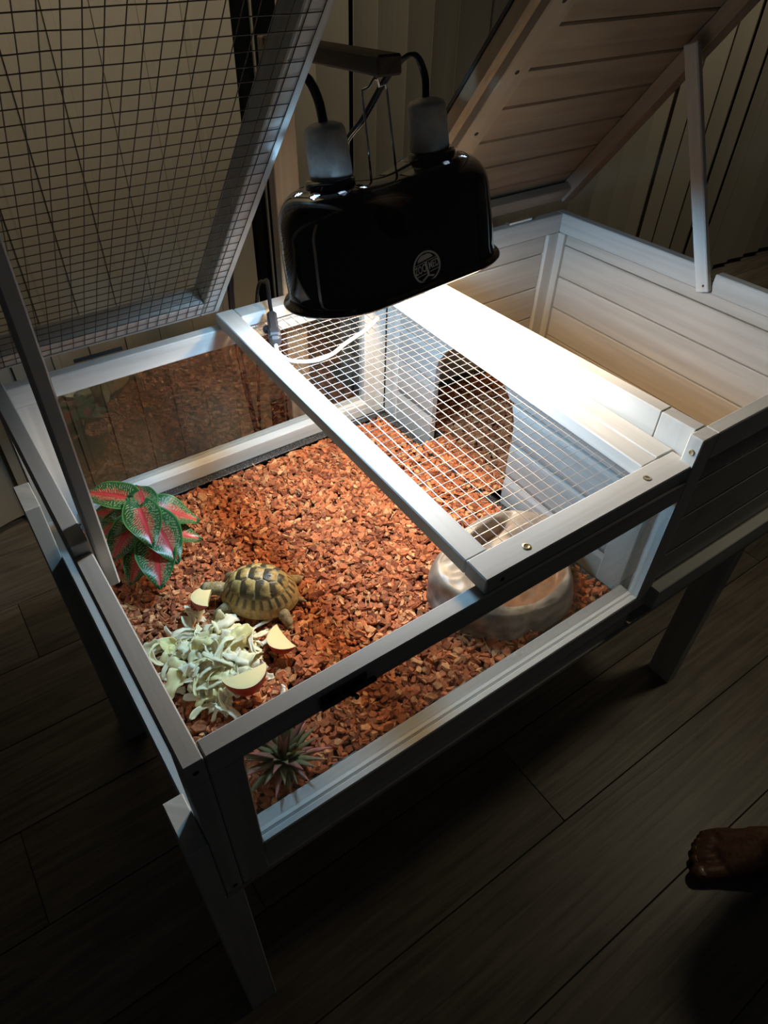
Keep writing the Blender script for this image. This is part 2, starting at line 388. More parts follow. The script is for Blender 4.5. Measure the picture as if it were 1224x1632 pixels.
# divider with the arched doorway
m = MB(); m.cuboid(.556, .573, .058, Wd-T-.001, .012, .045, warp=warp); m.cuboid(.5555, .5725, .0165, .0575, -.2375, .045, warp=warp, grain=2)
m.cuboid(.5475, .5605, .028, .062, -.2375, -.0002, grain=2); m.cuboid(.556, .5725, .51, Wd-T-.002, -.2375, .012, warp=warp, grain=2); m.cuboid(.5565, .572, .058, .51, -.028, .0118, warp=warp)
dv = m.build('divider_panel', M_wood, en)
ayc, aw, azt = .335, .084, -.021
def arch_half(z):     # half width of the doorway at height z
    if z > azt: return None
    return aw if z < azt-.075 else aw*math.sqrt(max(0, 1-((z-(azt-.075))/.075)**2))
rows = [(-.057, -.0285), (-.115, -.0575), (-.174, -.1155), (-.236, -.1745)]
for a, b in rows:
    zs = [a+.0013+(b-a-.0026)*k/8 for k in range(9)]
    for sd in (-1, 1):
        far = .51 if sd > 0 else .058
        V = []; F = []
        for x in (.5580, .5665):
            for z in zs:
                h = arch_half(z) or 0
                e = .0022 if (z in (zs[0], zs[-1]) and x < .56) else 0
                V.append((x+e, ayc+sd*h, z)); V.append((x+e, far, z))
        n = 9
        for k in range(n-1):
            F.append([2*k, 2*k+1, 2*k+3, 2*k+2]); F.append([2*n+2*k, 2*n+2*k+2, 2*n+2*k+3, 2*n+2*k+1])
            F.append([2*k, 2*k+2, 2*n+2*k+2, 2*n+2*k]); F.append([2*k+1, 2*n+2*k+1, 2*n+2*k+3, 2*k+3])
        F.append([0, 2*n, 2*n+1, 1]); F.append([2*n-2, 2*n-1, 4*n-1, 4*n-2])
        U = []
        for f in F: U += [(V[i][1]+a*9, V[i][2]+V[i][0]+sd) for i in f]
        part('plank', V, F, M_plank, dv, uv=U)
# legs
for (a, b, c, d, zt) in ((-.019, .0155, .0, .052, -.123), (-.019, .0155, .452, .503, -.10), (.828, .850, .012, .056, -.246), (.828, .850, .47, .514, -.246)):
    m = MB()
    if a < 0:
        m.cuboid(a, -.0005, c, d, -.2376, zt, grain=2); m.cuboid(a, b, c, d, -.625, -.246, grain=2); m.cuboid(a, -.0005, c, d, -.2459, -.2377, grain=2)
    else: m.cuboid(a, b, c, d, -.625, zt, grain=2)
    m.build('leg', M_wood, en)
# prop sticks
def stick(p, q, wx, wn, parent, name='prop_stick', mat_=None, ch=.0015):
    p = Vector(p); q = Vector(q); t = (q-p); ln = t.length; t.normalize()
    xx = Vector((1, 0, 0)); yy = t.cross(xx).normalized(); xx = yy.cross(t)
    M = Matrix((( xx.x, yy.x, t.x, p.x), (xx.y, yy.y, t.y, p.y), (xx.z, yy.z, t.z, p.z), (0, 0, 0, 1)))
    mb = MB(); mb.cuboid(-wx/2, wx/2, -wn/2, wn/2, 0, ln, ch, M=M, grain=2); return mb.build(name, mat_ or M_wood, parent)
ps = stick((.914, .252, .012), (.901, .375, .30), .010, .020, en)
screw((.9085, .253, .022), (-1, 0, 0), ps, .002, M_chrome)
stick((.0245, .255, -.055), (.0245, .232, .34), .012, .028, en)

# fixed mesh top (closed middle section), slightly skewed on the rails
sk = lambda p: (p[0]+.024*(p[1]-.0), p[1], p[2])
m = MB(); m.cuboid(.273, .552, .002, .030, .001, .019, warp=sk)
m.cuboid(.273, .298, .0305, .556, .001, .018, warp=sk); m.cuboid(.505, .528, .0305, .53, .001, .018, warp=sk)
m.cuboid(.2985, .528, .53, .556, .001, .0175, warp=sk); m.cuboid(.276, .297, .006, .0298, -.0, .001, 0, warp=sk)
mt = m.build('mesh_top', M_wood, en)
MB().cuboid(.5285, .5545, .0305, .54, .0035, .0195, warp=lambda p: (p[0]+.001*p[1], p[1], p[2])).build('cover_strip', M_wood, mt)
screw((.329, .013, .0192), (0, 0, 1), mt, .0042); screw((.494, .0155, .0192), (0, 0, 1), mt, .0042)
screw((.292, .0018, .010), (0, -1, 0), mt, .0022, M_hole)
def wires(x0, x1, y0, y1, pitch_x, pitch_y, r, fn, rx=0.0):
    mb = MB(); n = int(round((x1-x0)/pitch_x)); k = int(round((y1-y0)/pitch_y))
    def jit(i, s): return noise.noise(Vector((i*3.7, s*1.3, 2.2)))*rx
    for i in range(n+1):
        x = x0+(x1-x0)*i/n
        mb.tube([fn(x+jit(i, t*7), y0+(y1-y0)*t/12, 0) for t in range(13)], r, 5, False)
    for j in range(k+1):
        y = y0+(y1-y0)*j/k
        mb.tube([fn(x0+(x1-x0)*t/12, y+jit(j+90, t*7), r*1.6) for t in range(13)], r, 5, False)
    return mb
wires(.290, .512, .022, .540, .0127, .0127, .00048, lambda x, y, z: (x+.024*y, y, .0008-z*.5), .0006).build('wire_mesh', M_wire, mt, kind='stuff')

# ------------------------------------------------------------------ lids
def lidM(y0, z0, ang):       # local (x, s along the lid, n out of the upper side)
    a = math.radians(ang); c, s_ = math.cos(a), math.sin(a)
    return Matrix(((1, 0, 0, 0), (0, -c, s_, y0), (0, s_, c, z0), (0, 0, 0, 1)))
ML = lidM(.562, .016, 50)
m = MB(); LL = .60
m.cuboid(.268, .294, 0, LL, 0, .030, M=ML); m.cuboid(-.006, .020, 0, LL, 0, .030, M=ML)
m.cuboid(.0205, .2675, 0, .034, 0, .026, M=ML); m.cuboid(.0205, .2675, LL-.03, LL, 0, .026, M=ML)
m2 = m.build('mesh_lid', M_wood, en)
wires(.0, .285, .010, LL-.01, .0129, .0148, .00046, lambda x, y, z: tuple(ML @ Vector((x, y, -.0009-z*.5))), .0010).build('wire_mesh', M_wired, m2, kind='stuff')
MR = lidM(.558, .056, 53)
m = MB(); RL = .60
m.cuboid(.574, .610, 0, RL, -.008, .012, M=MR); m.cuboid(.918, .945, 0, RL, -.010, .012, M=MR)
m.cuboid(.6105, .9175, 0, .030, -.006, .008, M=MR); m.cuboid(.6105, .9175, RL-.035, RL, -.006, .008, M=MR)
m3 = m.build('plank_lid', M_lid, en, label='plank lid seen from below')
e = [.0]; s_ = .107
e = [0, .048, .107, .165, .223, .281, .34, .398, .456, .514, RL]
for a, b in zip(e[:-1], e[1:]): MB().cuboid(.578, .942, a+.0007, b-.0007, .0125, .021, .002, M=MR).build('plank', M_lid, m3)
MB().cuboid(.560, .957, -.01, RL, .0215, .0255, .001, M=MR).build('felt_cover', M_felt, m3)
mb = MB()
for i in range(26):
    s0 = .1+i*.019; mb.ball(tuple(MR @ Vector((.566, s0, .0205))), (.009, .012, .006), 8, 6)
m = MB(); m.cuboid(.560, .5735, .03, RL, .0, .0212, .004, M=MR); m.build('edge_trim', M_raw, m3)
for s0 in (.125, .215, .305, .39): screw(tuple(MR @ Vector((.592, s0, -.0082))), tuple((MR.to_3x3() @ Vector((0, 0, -1)))), m3, .0028, M_hole)
MB().cuboid(.80, .85, .548, .557, .034, .038, 0).build('hinge_line_strip', M_chrome, en)
MB().cuboid(.10, .16, .560, .5605, .001, .006, 0).build('hinge_line_strip', M_hole, en)  # thin dark strip set in the gap under the mesh lid

# ------------------------------------------------------------------ tray and bark bedding
def bz(x, y): return -.2-.024*(y/.56)
def traypart(x0, x1, y0, y1):
    mb = MB(); zt = lambda y: -.199-.018*(y/.56)
    wv = lambda p: (p[0], p[1], p[2]+(-.018*(p[1]/.56) if p[2] > -.22 else 0))
    t = .004
    mb.cuboid(x0, x1, y0, y0+t, -.237, -.199, .0005, warp=wv); mb.cuboid(x0, x1, y1-t, y1, -.237, -.199, .0005, warp=wv)
    mb.cuboid(x0, x0+t, y0, y1, -.237, -.199, .0005, warp=wv); mb.cuboid(x1-t, x1, y0, y1, -.237, -.199, .0005, warp=wv)
    for (a, b, c, d) in ((x0, x1, y1-.016, y1), (x0, x1, y0, y0+.008), (x0, x0+.012, y0, y1), (x1-.012, x1, y0, y1)):
        mb.cuboid(a, b, c, d, -.2015, -.199, .0008, warp=wv)
    mb.cuboid(x0, x1, y0, y1, -.2378, -.2345, 0); return mb
traypart(.0185, .5455, .0275, .534).build('tray', M_tray); tag(bpy.data.objects['tray'], 'black speckled plastic liner tray holding the bark in the open run', 'tray')
traypart(.5755, .915, .018, .542).build('tray', M_tray); tag(bpy.data.objects['tray.001'], 'black liner tray inside the dark sleeping box behind the arch', 'tray')
def bark(x0, x1, y0, y1, n, name, lab, extra=None):
    V = []; F = []; C = []
    # base sheet
    nx, ny = 44, 44
    for j in range(ny+1):
        for i in range(nx+1):
            x = x0+(x1-x0)*i/nx; y = y0+(y1-y0)*j/ny
            V.append((x, y, bz(x, y)-.004+.003*noise.noise(Vector((x*30, y*30, 0))))); C.append((.10, .03, .012))
    for j in range(ny):
        for i in range(nx): a = j*(nx+1)+i; F.append([a, a+1, a+nx+2, a+nx+1])
    for q in range(n):
        x = rng.uniform(x0+.002, x1-.002); y = rng.uniform(y0+.002, y1-.002); cx = x1+.001; zx = 0
        if extra and q > n-extra[4]: x = rng.uniform(extra[0], extra[1]); y = rng.uniform(extra[2], extra[3]); cx = 9; zx = .006
        L_ = rng.uniform(.005, .0135)*.72; w_ = L_*rng.uniform(.35, .75); t = rng.uniform(.0008, .0018)
        if rng.random() < .035: L_ = rng.uniform(.010, .019); w_ = rng.uniform(.0008, .0017); t = .0006
        k = rng.integers(5, 7); ang = np.arange(k)*2*PI/k+rng.uniform(-.35, .35, k)
        px = np.cos(ang)*L_*rng.uniform(.75, 1.1, k); py = np.sin(ang)*w_*rng.uniform(.7, 1.15, k)
        bend = rng.uniform(-1, 1)*.25
        top = np.stack([px*.86, py*.86, np.full(k, t)+bend*px*px/L_], 1); bot = np.stack([px, py, np.full(k, -t)+bend*px*px/L_], 1)
        P = np.concatenate([top, bot]); a = rng.uniform(0, 2*PI); tx, ty = rng.normal(0, .33, 2)
        Rz = np.array([[math.cos(a), -math.sin(a), 0], [math.sin(a), math.cos(a), 0], [0, 0, 1]])
        Rx = np.array([[1, 0, 0], [0, math.cos(tx), -math.sin(tx)], [0, math.sin(tx), math.cos(tx)]])
        Ry = np.array([[math.cos(ty), 0, math.sin(ty)], [0, 1, 0], [-math.sin(ty), 0, math.cos(ty)]])
        P = P @ (Rz @ Rx @ Ry).T
        z = bz(x, y)+.0035*noise.noise(Vector((x*22, y*22, 3)))+rng.uniform(-.002, .0035)+zx
        b = len(V); P = P+np.array([x, y, z])
        P[:, 0] = np.clip(P[:, 0], x0-.001, cx); P[:, 1] = np.clip(P[:, 1], y0-.001, y1+.001)
        V += P.tolist(); F.append([b+i for i in range(k)])
        F += [[b+i, b+k+i, b+k+(i+1) % k, b+(i+1) % k] for i in range(k)]
        u = rng.random(); v = rng.uniform(.55, 1.25)
        c = np.array([.52, .165, .062])*v if u < .62 else (np.array([.30, .085, .035])*v if u < .82 else np.array([.70, .33, .14])*v)
        if L_ > .012 and w_ < .002: c = np.array([.6, .32, .15])
        C += [tuple(c)]*(2*k)
    o = part(name, V, F, M_bark, None, col=np.array(C)); tag(o, lab, 'bark bedding', None, 'stuff'); return o
bark(.0235, .5405, .0325, .5185, 14000, 'bark_bedding', 'loose reddish orange bark chips covering the floor of the open run', (.538, .584, .262, .408, 700))
bark(.5800, .908, .0240, .534, 7000, 'bark_bedding', 'reddish bark chips continuing through the arched doorway into the box')

# ------------------------------------------------------------------ lamp hanger (post and arm behind the lid)
hg = thing('lamp_hanger', 'home-made wooden post with a brown arm that holds the lamp', 'hanger', (.428, .61, -.625))
MB().cuboid(.411, .447, .600, .618, -.625, .306, grain=2).build('post', M_raw, hg)
def beam(p, q, wx, wz, mat_, name, parent, ch=.002):
    p = Vector(p); q = Vector(q); t = (q-p); ln = t.length; t.normalize(); up = Vector((0, 0, 1)); xx = t.cross(up).normalized(); zz = xx.cross(t)
    M = Matrix(((xx.x, t.x, zz.x, p.x), (xx.y, t.y, zz.y, p.y), (xx.z, t.z, zz.z, p.z), (0, 0, 0, 1)))
    return MB().cuboid(-wx/2, wx/2, 0, ln, -wz/2, wz/2, ch, M=M, grain=1).build(name, mat_, parent)
beam((.421, .598, .300), (.400, .335, .322), .026, .017, M_brown, 'arm', hg)
MB().tube(smooth_path([(.3985, .352, .322), (.3985, .352, .312), (.3985, .356, .308), (.3985, .360, .312)], 6), .0012, 6).build('hook', M_chrome, hg)

# ------------------------------------------------------------------ twin dome heat lamp
LC = (.407, .326, .131); LROT = (math.radians(-10), math.radians(-3), math.radians(2.5))
la = thing('heat_lamp', 'black glossy twin-dome reptile lamp hanging over the mesh top', 'lamp', LC, LROT)
LM = W[la.name]
HS = .0635; R0 = .0605
prof = [(-.0035, R0+.0035), (-.004, R0+.0055), (-.002, R0+.0070), (.0005, R0+.0055), (.002, R0+.0015), (.006, R0)]
prof += [(.006+.058*k/8, R0-.0028*(k/8)**2) for k in range(1, 9)]
for k in range(1, 27):
    a = (k/26)*math.radians(84); r1 = R0-.0028
    prof.append((.064+.038*math.sin(a)**.92, .0245+(r1-.0245)*math.cos(a)**.86))
NA = 220
def ring(z, r, pin, drop):
    out = []
    for k in range(NA):
        # arc-length style parameter round a stadium
        Ls = 2*HS; Lc = PI*r; tot = 2*Ls+2*Lc; d = tot*k/NA
        if d < Ls/1: x = -HS+d; yy = -r; ang = None; sgn = -1
        elif d < Ls+Lc: a = (d-Ls)/r-PI/2; x = HS+r*math.cos(a); yy = r*math.sin(a)
        elif d < 2*Ls+Lc: x = HS-(d-Ls-Lc); yy = r
        else: a = (d-2*Ls-Lc)/r+PI/2; x = -HS+r*math.cos(a); yy = r*math.sin(a)
        if abs(x) < HS:
            g = math.cos(PI*x/(2*HS))**2; yy *= 1-pin*g; zz = z-drop*g
        else: zz = z
        out.append((x, yy, zz))
    return out
V = []; rings = len(prof)
for i, (z, r) in enumerate(prof):
    t = max(0, (z-.012)/.09); V += ring(z, r, .17*t+.42*max(0, t-.45), .012*max(0, t-.3)**1.5)
F = []
holes = [(sx*HS+.0335*math.cos(a), .0335*math.sin(a)) for sx in (-1, 1) for a in [math.radians(q) for q in (-150, -105, -60, -15, 30, 75, 120, 165)]]
for i in range(rings-1):
    for k in range(NA):
        q = [i*NA+k, i*NA+(k+1) % NA, (i+1)*NA+(k+1) % NA, (i+1)*NA+k]
        cx, cy, cz = [sum(V[j][e] for j in q)/4 for e in range(3)]
        if cz > .080 and any((cx-h[0])**2+(cy-h[1])**2 < .0046**2 for h in holes): continue
        F.append(q)
n0 = (rings-1)*NA      # cap the roof between the necks
cap = list(range(n0, n0+NA))
mid = len(V); half = NA//2
for k in range(NA):
    x, yy, zz = V[n0+k]; V.append((x, yy*.5, zz+.0006))
for k in range(NA):
    F.append([n0+k, n0+(k+1) % NA, mid+(k+1) % NA, mid+k])
c0 = len(V)
for k in range(NA):
    x, yy, zz = V[n0+k]; V.append((max(-HS, min(HS, x)), 0, zz+.0008))
for k in range(NA): F.append([mid+k, mid+(k+1) % NA, c0+(k+1) % NA, c0+k])
sh = part('dome_shade', V, F, M_black, la, local=True, smooth=True, mats=[M_black, M_inner])
so = sh.modifiers.new('thick', 'SOLIDIFY'); so.thickness = .0012; so.offset = -1; so.material_offset = 1; so.use_rim = True
for sx, dz in ((-1, 0), (1, 0)):
    mb = MB(); mb.lathe([(.0245, .096), (.0245, .1065), (.0225, .1095), (.0, .1095)], (sx*HS, 0, 0), 32)
    mb.build('neck_collar', M_black, la, local=True, smooth=True)
    mb = MB(); mb.lathe([(.0185, .1085), (.0205, .1105), (.0202, .129), (.0193, .1485), (.0170, .1525), (.0100, .1552), (.0045, .1558)], (sx*HS*.96, 0, 0), 40)
    sk_ = mb.build('porcelain_socket', M_ceramic, la, local=True, smooth=True)
    MB().lathe([(.0062, .147), (.0062, .152), (.0045, .153)], (sx*HS*.96, 0, 0), 16).build('grommet', M_cable, sk_, local=False) if False else None
    # frosted bulb neck inside the dome
    MB().lathe([(.0135, .108), (.0135, .088), (.016, .070), (.021, .054)], (sx*HS, 0, 0), 24).build('bulb', M_ceramic, la, local=True, smooth=True)
def bulb(name, sx, power, col):
    l = bpy.data.lights.new(name, 'SPOT' if 'warm' in name else 'POINT'); l.energy = power
    if 'warm' in name: l.spot_size = math.radians(170); l.spot_blend = .35
    l.color = col; l.shadow_soft_size = .024
    o = bpy.data.objects.new(name, l); COL.objects.link(o); o.parent = la; o.location = (sx*HS, 0, .023); return o
bulb('cool_bulb', -1, 6.6, (.40, .70, 1.0))
bulb('warm_bulb', 1, 7.6, (1.0, .63, .29))
# wire bail and the two nuts
hk = LM.inverted() @ Vector((.3985, .356, .3085+ZF))
for sx in (-.016, .016):
    mb = MB(); mb.ball((sx, 0, .0935), (.0036, .0036, .003), 12, 8); mb.lathe([(.0046, .0862), (.0046, .0915), (.004, .0928)], (sx, 0, 0), 6); mb.build('nut', M_chrome, la, local=True, smooth=True)
p = [(-.016, 0, .092), (-.0148, 0, .13), (-.0145, 0, hk.z-.014), (-.0140, 0, hk.z-.007), (-.006, 0, hk.z-.006), (hk.x-.002, hk.y, hk.z), (hk.x+.002, hk.y, hk.z), (.006, 0, hk.z-.007), (.0135, 0, hk.z-.006), (.0145, 0, hk.z-.012), (.0148, 0, .13), (.016, 0, .092)]
MB().tube(p, .0012, 8).build('wire_bail', M_chrome, la, local=True, smooth=True)
# logo printed on the front of the right dome
lg = (-.003, .018)   # x, z on the shade front
def front(x, z):     # y of the shade front at (x, z)
    best = R0
    r = R0-.0028*max(0, min(1, (z-.006)/.058))**2; t = max(0, (z-.012)/.09); g = math.cos(PI*min(abs(x), HS)/(2*HS))**2
    return -(r*(1-(.17*t)*g))-.0003
def onshade(u, v, lift=0):   # logo plane coords
    u *= 1.30; v *= 1.12
    a = math.radians(6); x = lg[0]+u*math.cos(a)-v*math.sin(a); z = lg[1]+u*math.sin(a)+v*math.cos(a); return (x, front(x, z)-lift, z)
def decal(polys, lift, mat_, name):
    V = []; F = []
    for P in polys:
        b = len(V); V += [onshade(u, v, lift) for u, v in P]; F.append(list(range(b, b+len(P))))
    return part(name, V, F, mat_, la, local=True)
def annulus(r0, r1, n=48):
    return [[(r1*math.cos(a), r1*math.sin(a)), (r1*math.cos(b), r1*math.sin(b)), (r0*math.cos(b), r0*math.sin(b)), (r0*math.cos(a), r0*math.sin(a))] for a, b in [(2*PI*k/n, 2*PI*(k+1)/n) for k in range(n)]]
decal(annulus(.0122, .0138), .0002, M_print, 'logo_ring')
bar = lambda x0, x1, y0, y1: [(x0, y0), (x1, y0), (x1, y1), (x0, y1)]
decal([bar(-.0121, -.0020, .0046, .0052), bar(-.0121, -.0020, -.0052, -.0046), bar(.0020, .0121, .0046, .0052), bar(.0020, .0121, -.0052, -.0046),
       [(-.0080, .0066), (.0080, .0066), (.0066, .0092), (.0032, .0110), (-.0032, .0110), (-.0066, .0092)],
       [(-.0011, -.0070), (.0013, -.0070), (.0008, .0030), (.0018, .0060), (0, .0046), (-.0018, .0060), (-.0008, .0030)],
       [(-.0070, -.0092), (-.001, -.0066), (.0060, -.0090), (.0045, -.0103), (0, -.0080), (-.005, -.0106)]], .0002, M_print, 'logo_figure')
def text_part(txt, u, v, size, mat_, name, shear=0.0, nar=1.0):
    cu = bpy.data.curves.new('t', 'FONT'); cu.body = txt; cu.size = size; cu.align_x = 'CENTER'; cu.align_y = 'CENTER'; cu.shear = shear; cu.offset = size*.02
    to = bpy.data.objects.new('t', cu); COL.objects.link(to); bpy.context.view_layer.update()
    me = bpy.data.meshes.new_from_object(to.evaluated_get(bpy.context.evaluated_depsgraph_get()))
    V = [onshade(u+q.co.x*nar, v+q.co.y, .0003) for q in me.vertices]; F = [list(q.vertices) for q in me.polygons]
    bpy.data.objects.remove(to); bpy.data.meshes.remove(me)
    return part(name, V, F, mat_, la, local=True)
text_part('ZOO', -.0066, 0, .0092, M_print, 'logo_lettering', .1, .56); text_part('MED', .0068, 0, .0092, M_print, 'logo_lettering', .1, .56)
# cords
def wpt(v): return tuple(LM @ Vector(v) - Vector((0, 0, ZF)))
sl = wpt((-HS*.96, 0, .155)); sr = wpt((HS*.96, 0, .155))
def cord(pts, r, name, m_=M_cable, twin=0):
    mb = MB(); P = smooth_path(pts, 8)
    for sgn in ((-1, 1) if twin else (0,)):
        mb.tube([(p[0]+sgn*twin, p[1], p[2]) for p in P], r, 8)
    return mb.build(name, m_, la, smooth=True)
cord([sl, (sl[0]-.003, sl[1]+.004, sl[2]+.020), (sl[0]-.007, sl[1]+.018, sl[2]+.034), (sl[0]-.010, sl[1]+.05, sl[2]+.028), (.315, .47, .20), (.33, .60, .02), (.36, .64, -.25), (.42, .66, -.60)], .0030, 'power_cord', twin=.0017)
cord([sr, (sr[0]-.001, sr[1]+.003, sr[2]+.020), (sr[0]-.012, sr[1]+.008, sr[2]+.036), (sr[0]-.028, sr[1]+.02, sr[2]+.022), (sr[0]-.046, sr[1]+.04, sr[2]-.02), (sr[0]-.062, sr[1]+.07, sr[2]-.07), (.372, .47, .06), (.376, .50, .026)], .0022, 'power_cord', twin=.0018)
# inline switch and its cord lying on the mesh
cs = thing('dimmer_cord', 'grey cord with a black inline switch lying on the mesh corner', 'cord', (.33, .47, .012))
def cpart(pts, r, name, m_): return MB().tube(smooth_path(pts, 8), r, 8).build(name, m_, cs, smooth=True)
cpart([(.372, .66, -.30), (.376, .62, -.02), (.372, .575, .034), (.362, .548, .040), (.352, .526, .026), (.348, .515, .020)], .0027, 'cord', M_cable)
e0 = Vector((.347, .514, .016)); e1 = Vector((.319, .452, .014))
t = (e1-e0); ln = t.length; t.normalize(); xx = t.cross(Vector((0, 0, 1))).normalized(); zz = xx.cross(t)
M = Matrix(((xx.x, t.x, zz.x, e0.x), (xx.y, t.y, zz.y, e0.y), (xx.z, t.z, zz.z, e0.z), (0, 0, 0, 1)))
sw = MB().cuboid(-.0065, .0065, 0, ln, -.007, .008, .003, M=M); sw.cuboid(-.008, .008, ln*.66, ln*.92, -.008, .010, .003, M=M); sw = sw.build('inline_switch', simple('grey_black_plastic', (.03, .03, .034), .35), cs)
MB().ball((.0, .0, .0), (.006, .010, .004), 12, 8, M=M @ Matrix.Translation((.0085, ln*.5, .0))).build('thumb_wheel', M_cable, sw, smooth=True)
cpart([(.318, .450, .012), (.314, .436, .009), (.320, .416, .006), (.345, .402, .005), (.372, .404, .005), (.40, .416, .006), (.44, .43, .007), (.47, .445, .009)], .0026, 'cord', M_rib)

# ------------------------------------------------------------------ tortoise
def remeshed(name, balls, mat_, parent, voxel, colf, smooth_it=4, xf=None, **k):
    """one continuous body from overlapping tapered capsules, remeshed in one piece"""
    bm = bmesh.new()
    for (a, b, ra, rb) in balls:
        a = Vector(a); b = Vector(b); n = max(2, int((b-a).length/(min(ra, rb)*.55))+1)
        for i in range(n+1):
            t = i/n; bmesh.ops.create_icosphere(bm, subdivisions=2, radius=ra+(rb-ra)*t, matrix=Matrix.Translation(a.lerp(b, t)))
    me = bpy.data.meshes.new(name); bm.to_mesh(me); bm.free()
    to = bpy.data.objects.new('t', me); COL.objects.link(to)
    r = to.modifiers.new('r', 'REMESH'); r.mode = 'VOXEL'; r.voxel_size = voxel
    s = to.modifiers.new('s', 'SMOOTH'); s.iterations = smooth_it; s.factor = .5
    bpy.context.view_layer.update()
    m2 = bpy.data.meshes.new_from_object(to.evaluated_get(bpy.context.evaluated_depsgraph_get()))
    V = np.array([v.co[:] for v in m2.vertices]); F = [list(p.vertices) for p in m2.polygons]
    bpy.data.objects.remove(to); bpy.data.meshes.remove(me); bpy.data.meshes.remove(m2)
    if xf is not None: V = xf(V)
    C = np.array([colf(v) for v in V])
    return part(name, V, F, mat_, parent, local=True, smooth=True, col=C, **k)
TZ = -.206
tt = thing('tortoise', 'small tortoise with yellow and dark brown domed shell eating beside the cabbage', 'tortoise', (.178, .268, TZ), (0, 0, math.radians(141)))
A_, B_, HZ = .0450, .0350, .041
vert = [(.74, 0), (.40, 0), (.02, 0), (-.36, 0), (-.70, 0)]; cost = [(.58, s_*.52) for s_ in (-1, 1)]+[(.19, s_*.56) for s_ in (-1, 1)]+[(-.22, s_*.56) for s_ in (-1, 1)]+[(-.58, s_*.46) for s_ in (-1, 1)]
cent = np.array(vert+cost)
nr, nt_ = 60, 168
V = []; C = []
for i in range(nr+1):
    rr = i/nr
    for k in range(nt_):
        th = 2*PI*k/nt_; u = rr*math.cos(th); v = rr*math.sin(th)
        wide = 1+.06*(-u); x = A_*u; yy = B_*v*wide
        z = HZ*(1-rr**2.6)**.62 if rr < 1 else 0
        z += .007+.004*(rr > .9)*0
        if rr > .86: fl_ = (rr-.86)/.14; x *= 1+.05*fl_; yy *= 1+.06*fl_
        if rr < .80:
            d = np.sqrt(((cent[:, 0]-u)*1.0)**2+((cent[:, 1]-v)*(.92))**2); o_ = np.argsort(d); e = (d[o_[1]]-d[o_[0]]); ci = o_[0]; e = min(e, (.80-rr)*1.6)
            lu = u-cent[ci][0]; lv = abs(v)-abs(cent[ci][1]); ed = min(1, e/.05)
            z += .0016*(ed**.6)+.0009*(1-min(1, e/.3))*0+.0012*math.exp(-(lu*lu+lv*lv)/.02)*(1 if ci < 5 else .6)
            z += .00022*math.sin(e*95)
            nz = noise.noise(Vector((u*7, v*7, 1)))
            yel = np.array([.56, .38, .115]); drk = np.array([.036, .026, .012])
            dk = 0
            if ci < 5: dk = max(dk, min(1, max(0, (lu+.02+.06*nz)/.05)))*.95; dk = max(dk, .75*math.exp(-(lu*lu+lv*lv)/.006)); dk = max(dk, min(1, max(0, (abs(v)-.17)/.06))*.8)
            else: dk = max(dk, min(1, max(0, (lu+.01+.08*nz)/.05)))*.92; dk = max(dk, .8*math.exp(-(lu*lu+lv*lv)/.012)); dk = max(dk, min(1, max(0, (lv-.08)/.06))*.8)
            c = yel*(1-dk)+drk*dk
            if e < .022: c = np.array([.52, .42, .20])*.8
            c = c*(.9+.25*math.sin(e*95)*.4)
        else:
            sec = (th/(2*PI)*25) % 1; fr = min(sec, 1-sec)
            z += .0010*min(1, fr/.12)*min(1, (rr-.80)/.03); dk = 1 if sec < .42 and rr < .95 else 0.15
            if fr < .05: dk = .5
            if rr < .815: dk = .6
            c = np.array([.50, .35, .13])*(1-dk*.85)+np.array([.035, .025, .012])*dk*.85
        V.append((x, yy, z)); C.append(c)
F = []
for i in range(nr):
    for k in range(nt_): F.append([i*nt_+k, (i+1)*nt_+k, (i+1)*nt_+(k+1) % nt_, i*nt_+(k+1) % nt_])
part('carapace', V, F, M_shell, tt, local=True, smooth=True, col=np.array(C))
V = []; F = []
for j, (s_, z) in enumerate(((1.05, .0072), (1.0, .0045), (.86, .002), (.4, .0012))):
    for k in range(48):
        a = 2*PI*k/48; V.append((A_*s_*math.cos(a), B_*s_*math.sin(a), z))
for j in range(3):
    for k in range(48): F.append([j*48+k, j*48+(k+1) % 48, (j+1)*48+(k+1) % 48, (j+1)*48+k])
F.append([3*48+k for k in range(48)][::-1])
part('plastron', V, F, M_shell, tt, local=True, smooth=True, col=(.32, .23, .09))
balls = [((.030, 0, .012), (.052, .002, .018), .010, .0085), ((.052, .002, .018), (.063, .004, .018), .0088, .0085), ((.063, .004, .018), (.0705, .005, .0135), .0082, .0052), ((.068, .005, .0115), (.0715, .005, .0105), .005, .0036)]
for s_ in (-1, 1):
    balls += [((.026, s_*.018, .010), (.037, s_*.026, .009), .009, .0076), ((.037, s_*.026, .009), (.045, s_*.030, .004), .0074, .0060)]
    balls += [((.045, s_*.030, .003), (.0508, s_*(.031+d), .0010), .0028, .0014) for d in (-.005, -.0018, .0018, .005)]
    balls += [((-.025, s_*.018, .010), (-.034, s_*.027, .008), .009, .0076), ((-.034, s_*.027, .008), (-.040, s_*.034, .003), .0074, .0060)]
    balls += [((-.040, s_*.034, .002), (-.0425+d*.6, s_*.0412, .0008), .0026, .0013) for d in (-.006, -.0015, .003)]
balls += [((-.042, 0, .008), (-.055, 0, .003), .005, .0018), ((-.03, 0, .010), (.03, 0, .010), .013, .013)]
def skc(v):
    n_ = noise.noise(Vector(v*220)); b = np.array([.33, .255, .125])+.13*n_
    if v[0] > .066 and v[2] > .014: b = b*.5
    return np.clip(b, .02, 1)
bd = remeshed('body', balls, M_skin, tt, .0011, skc, 3)
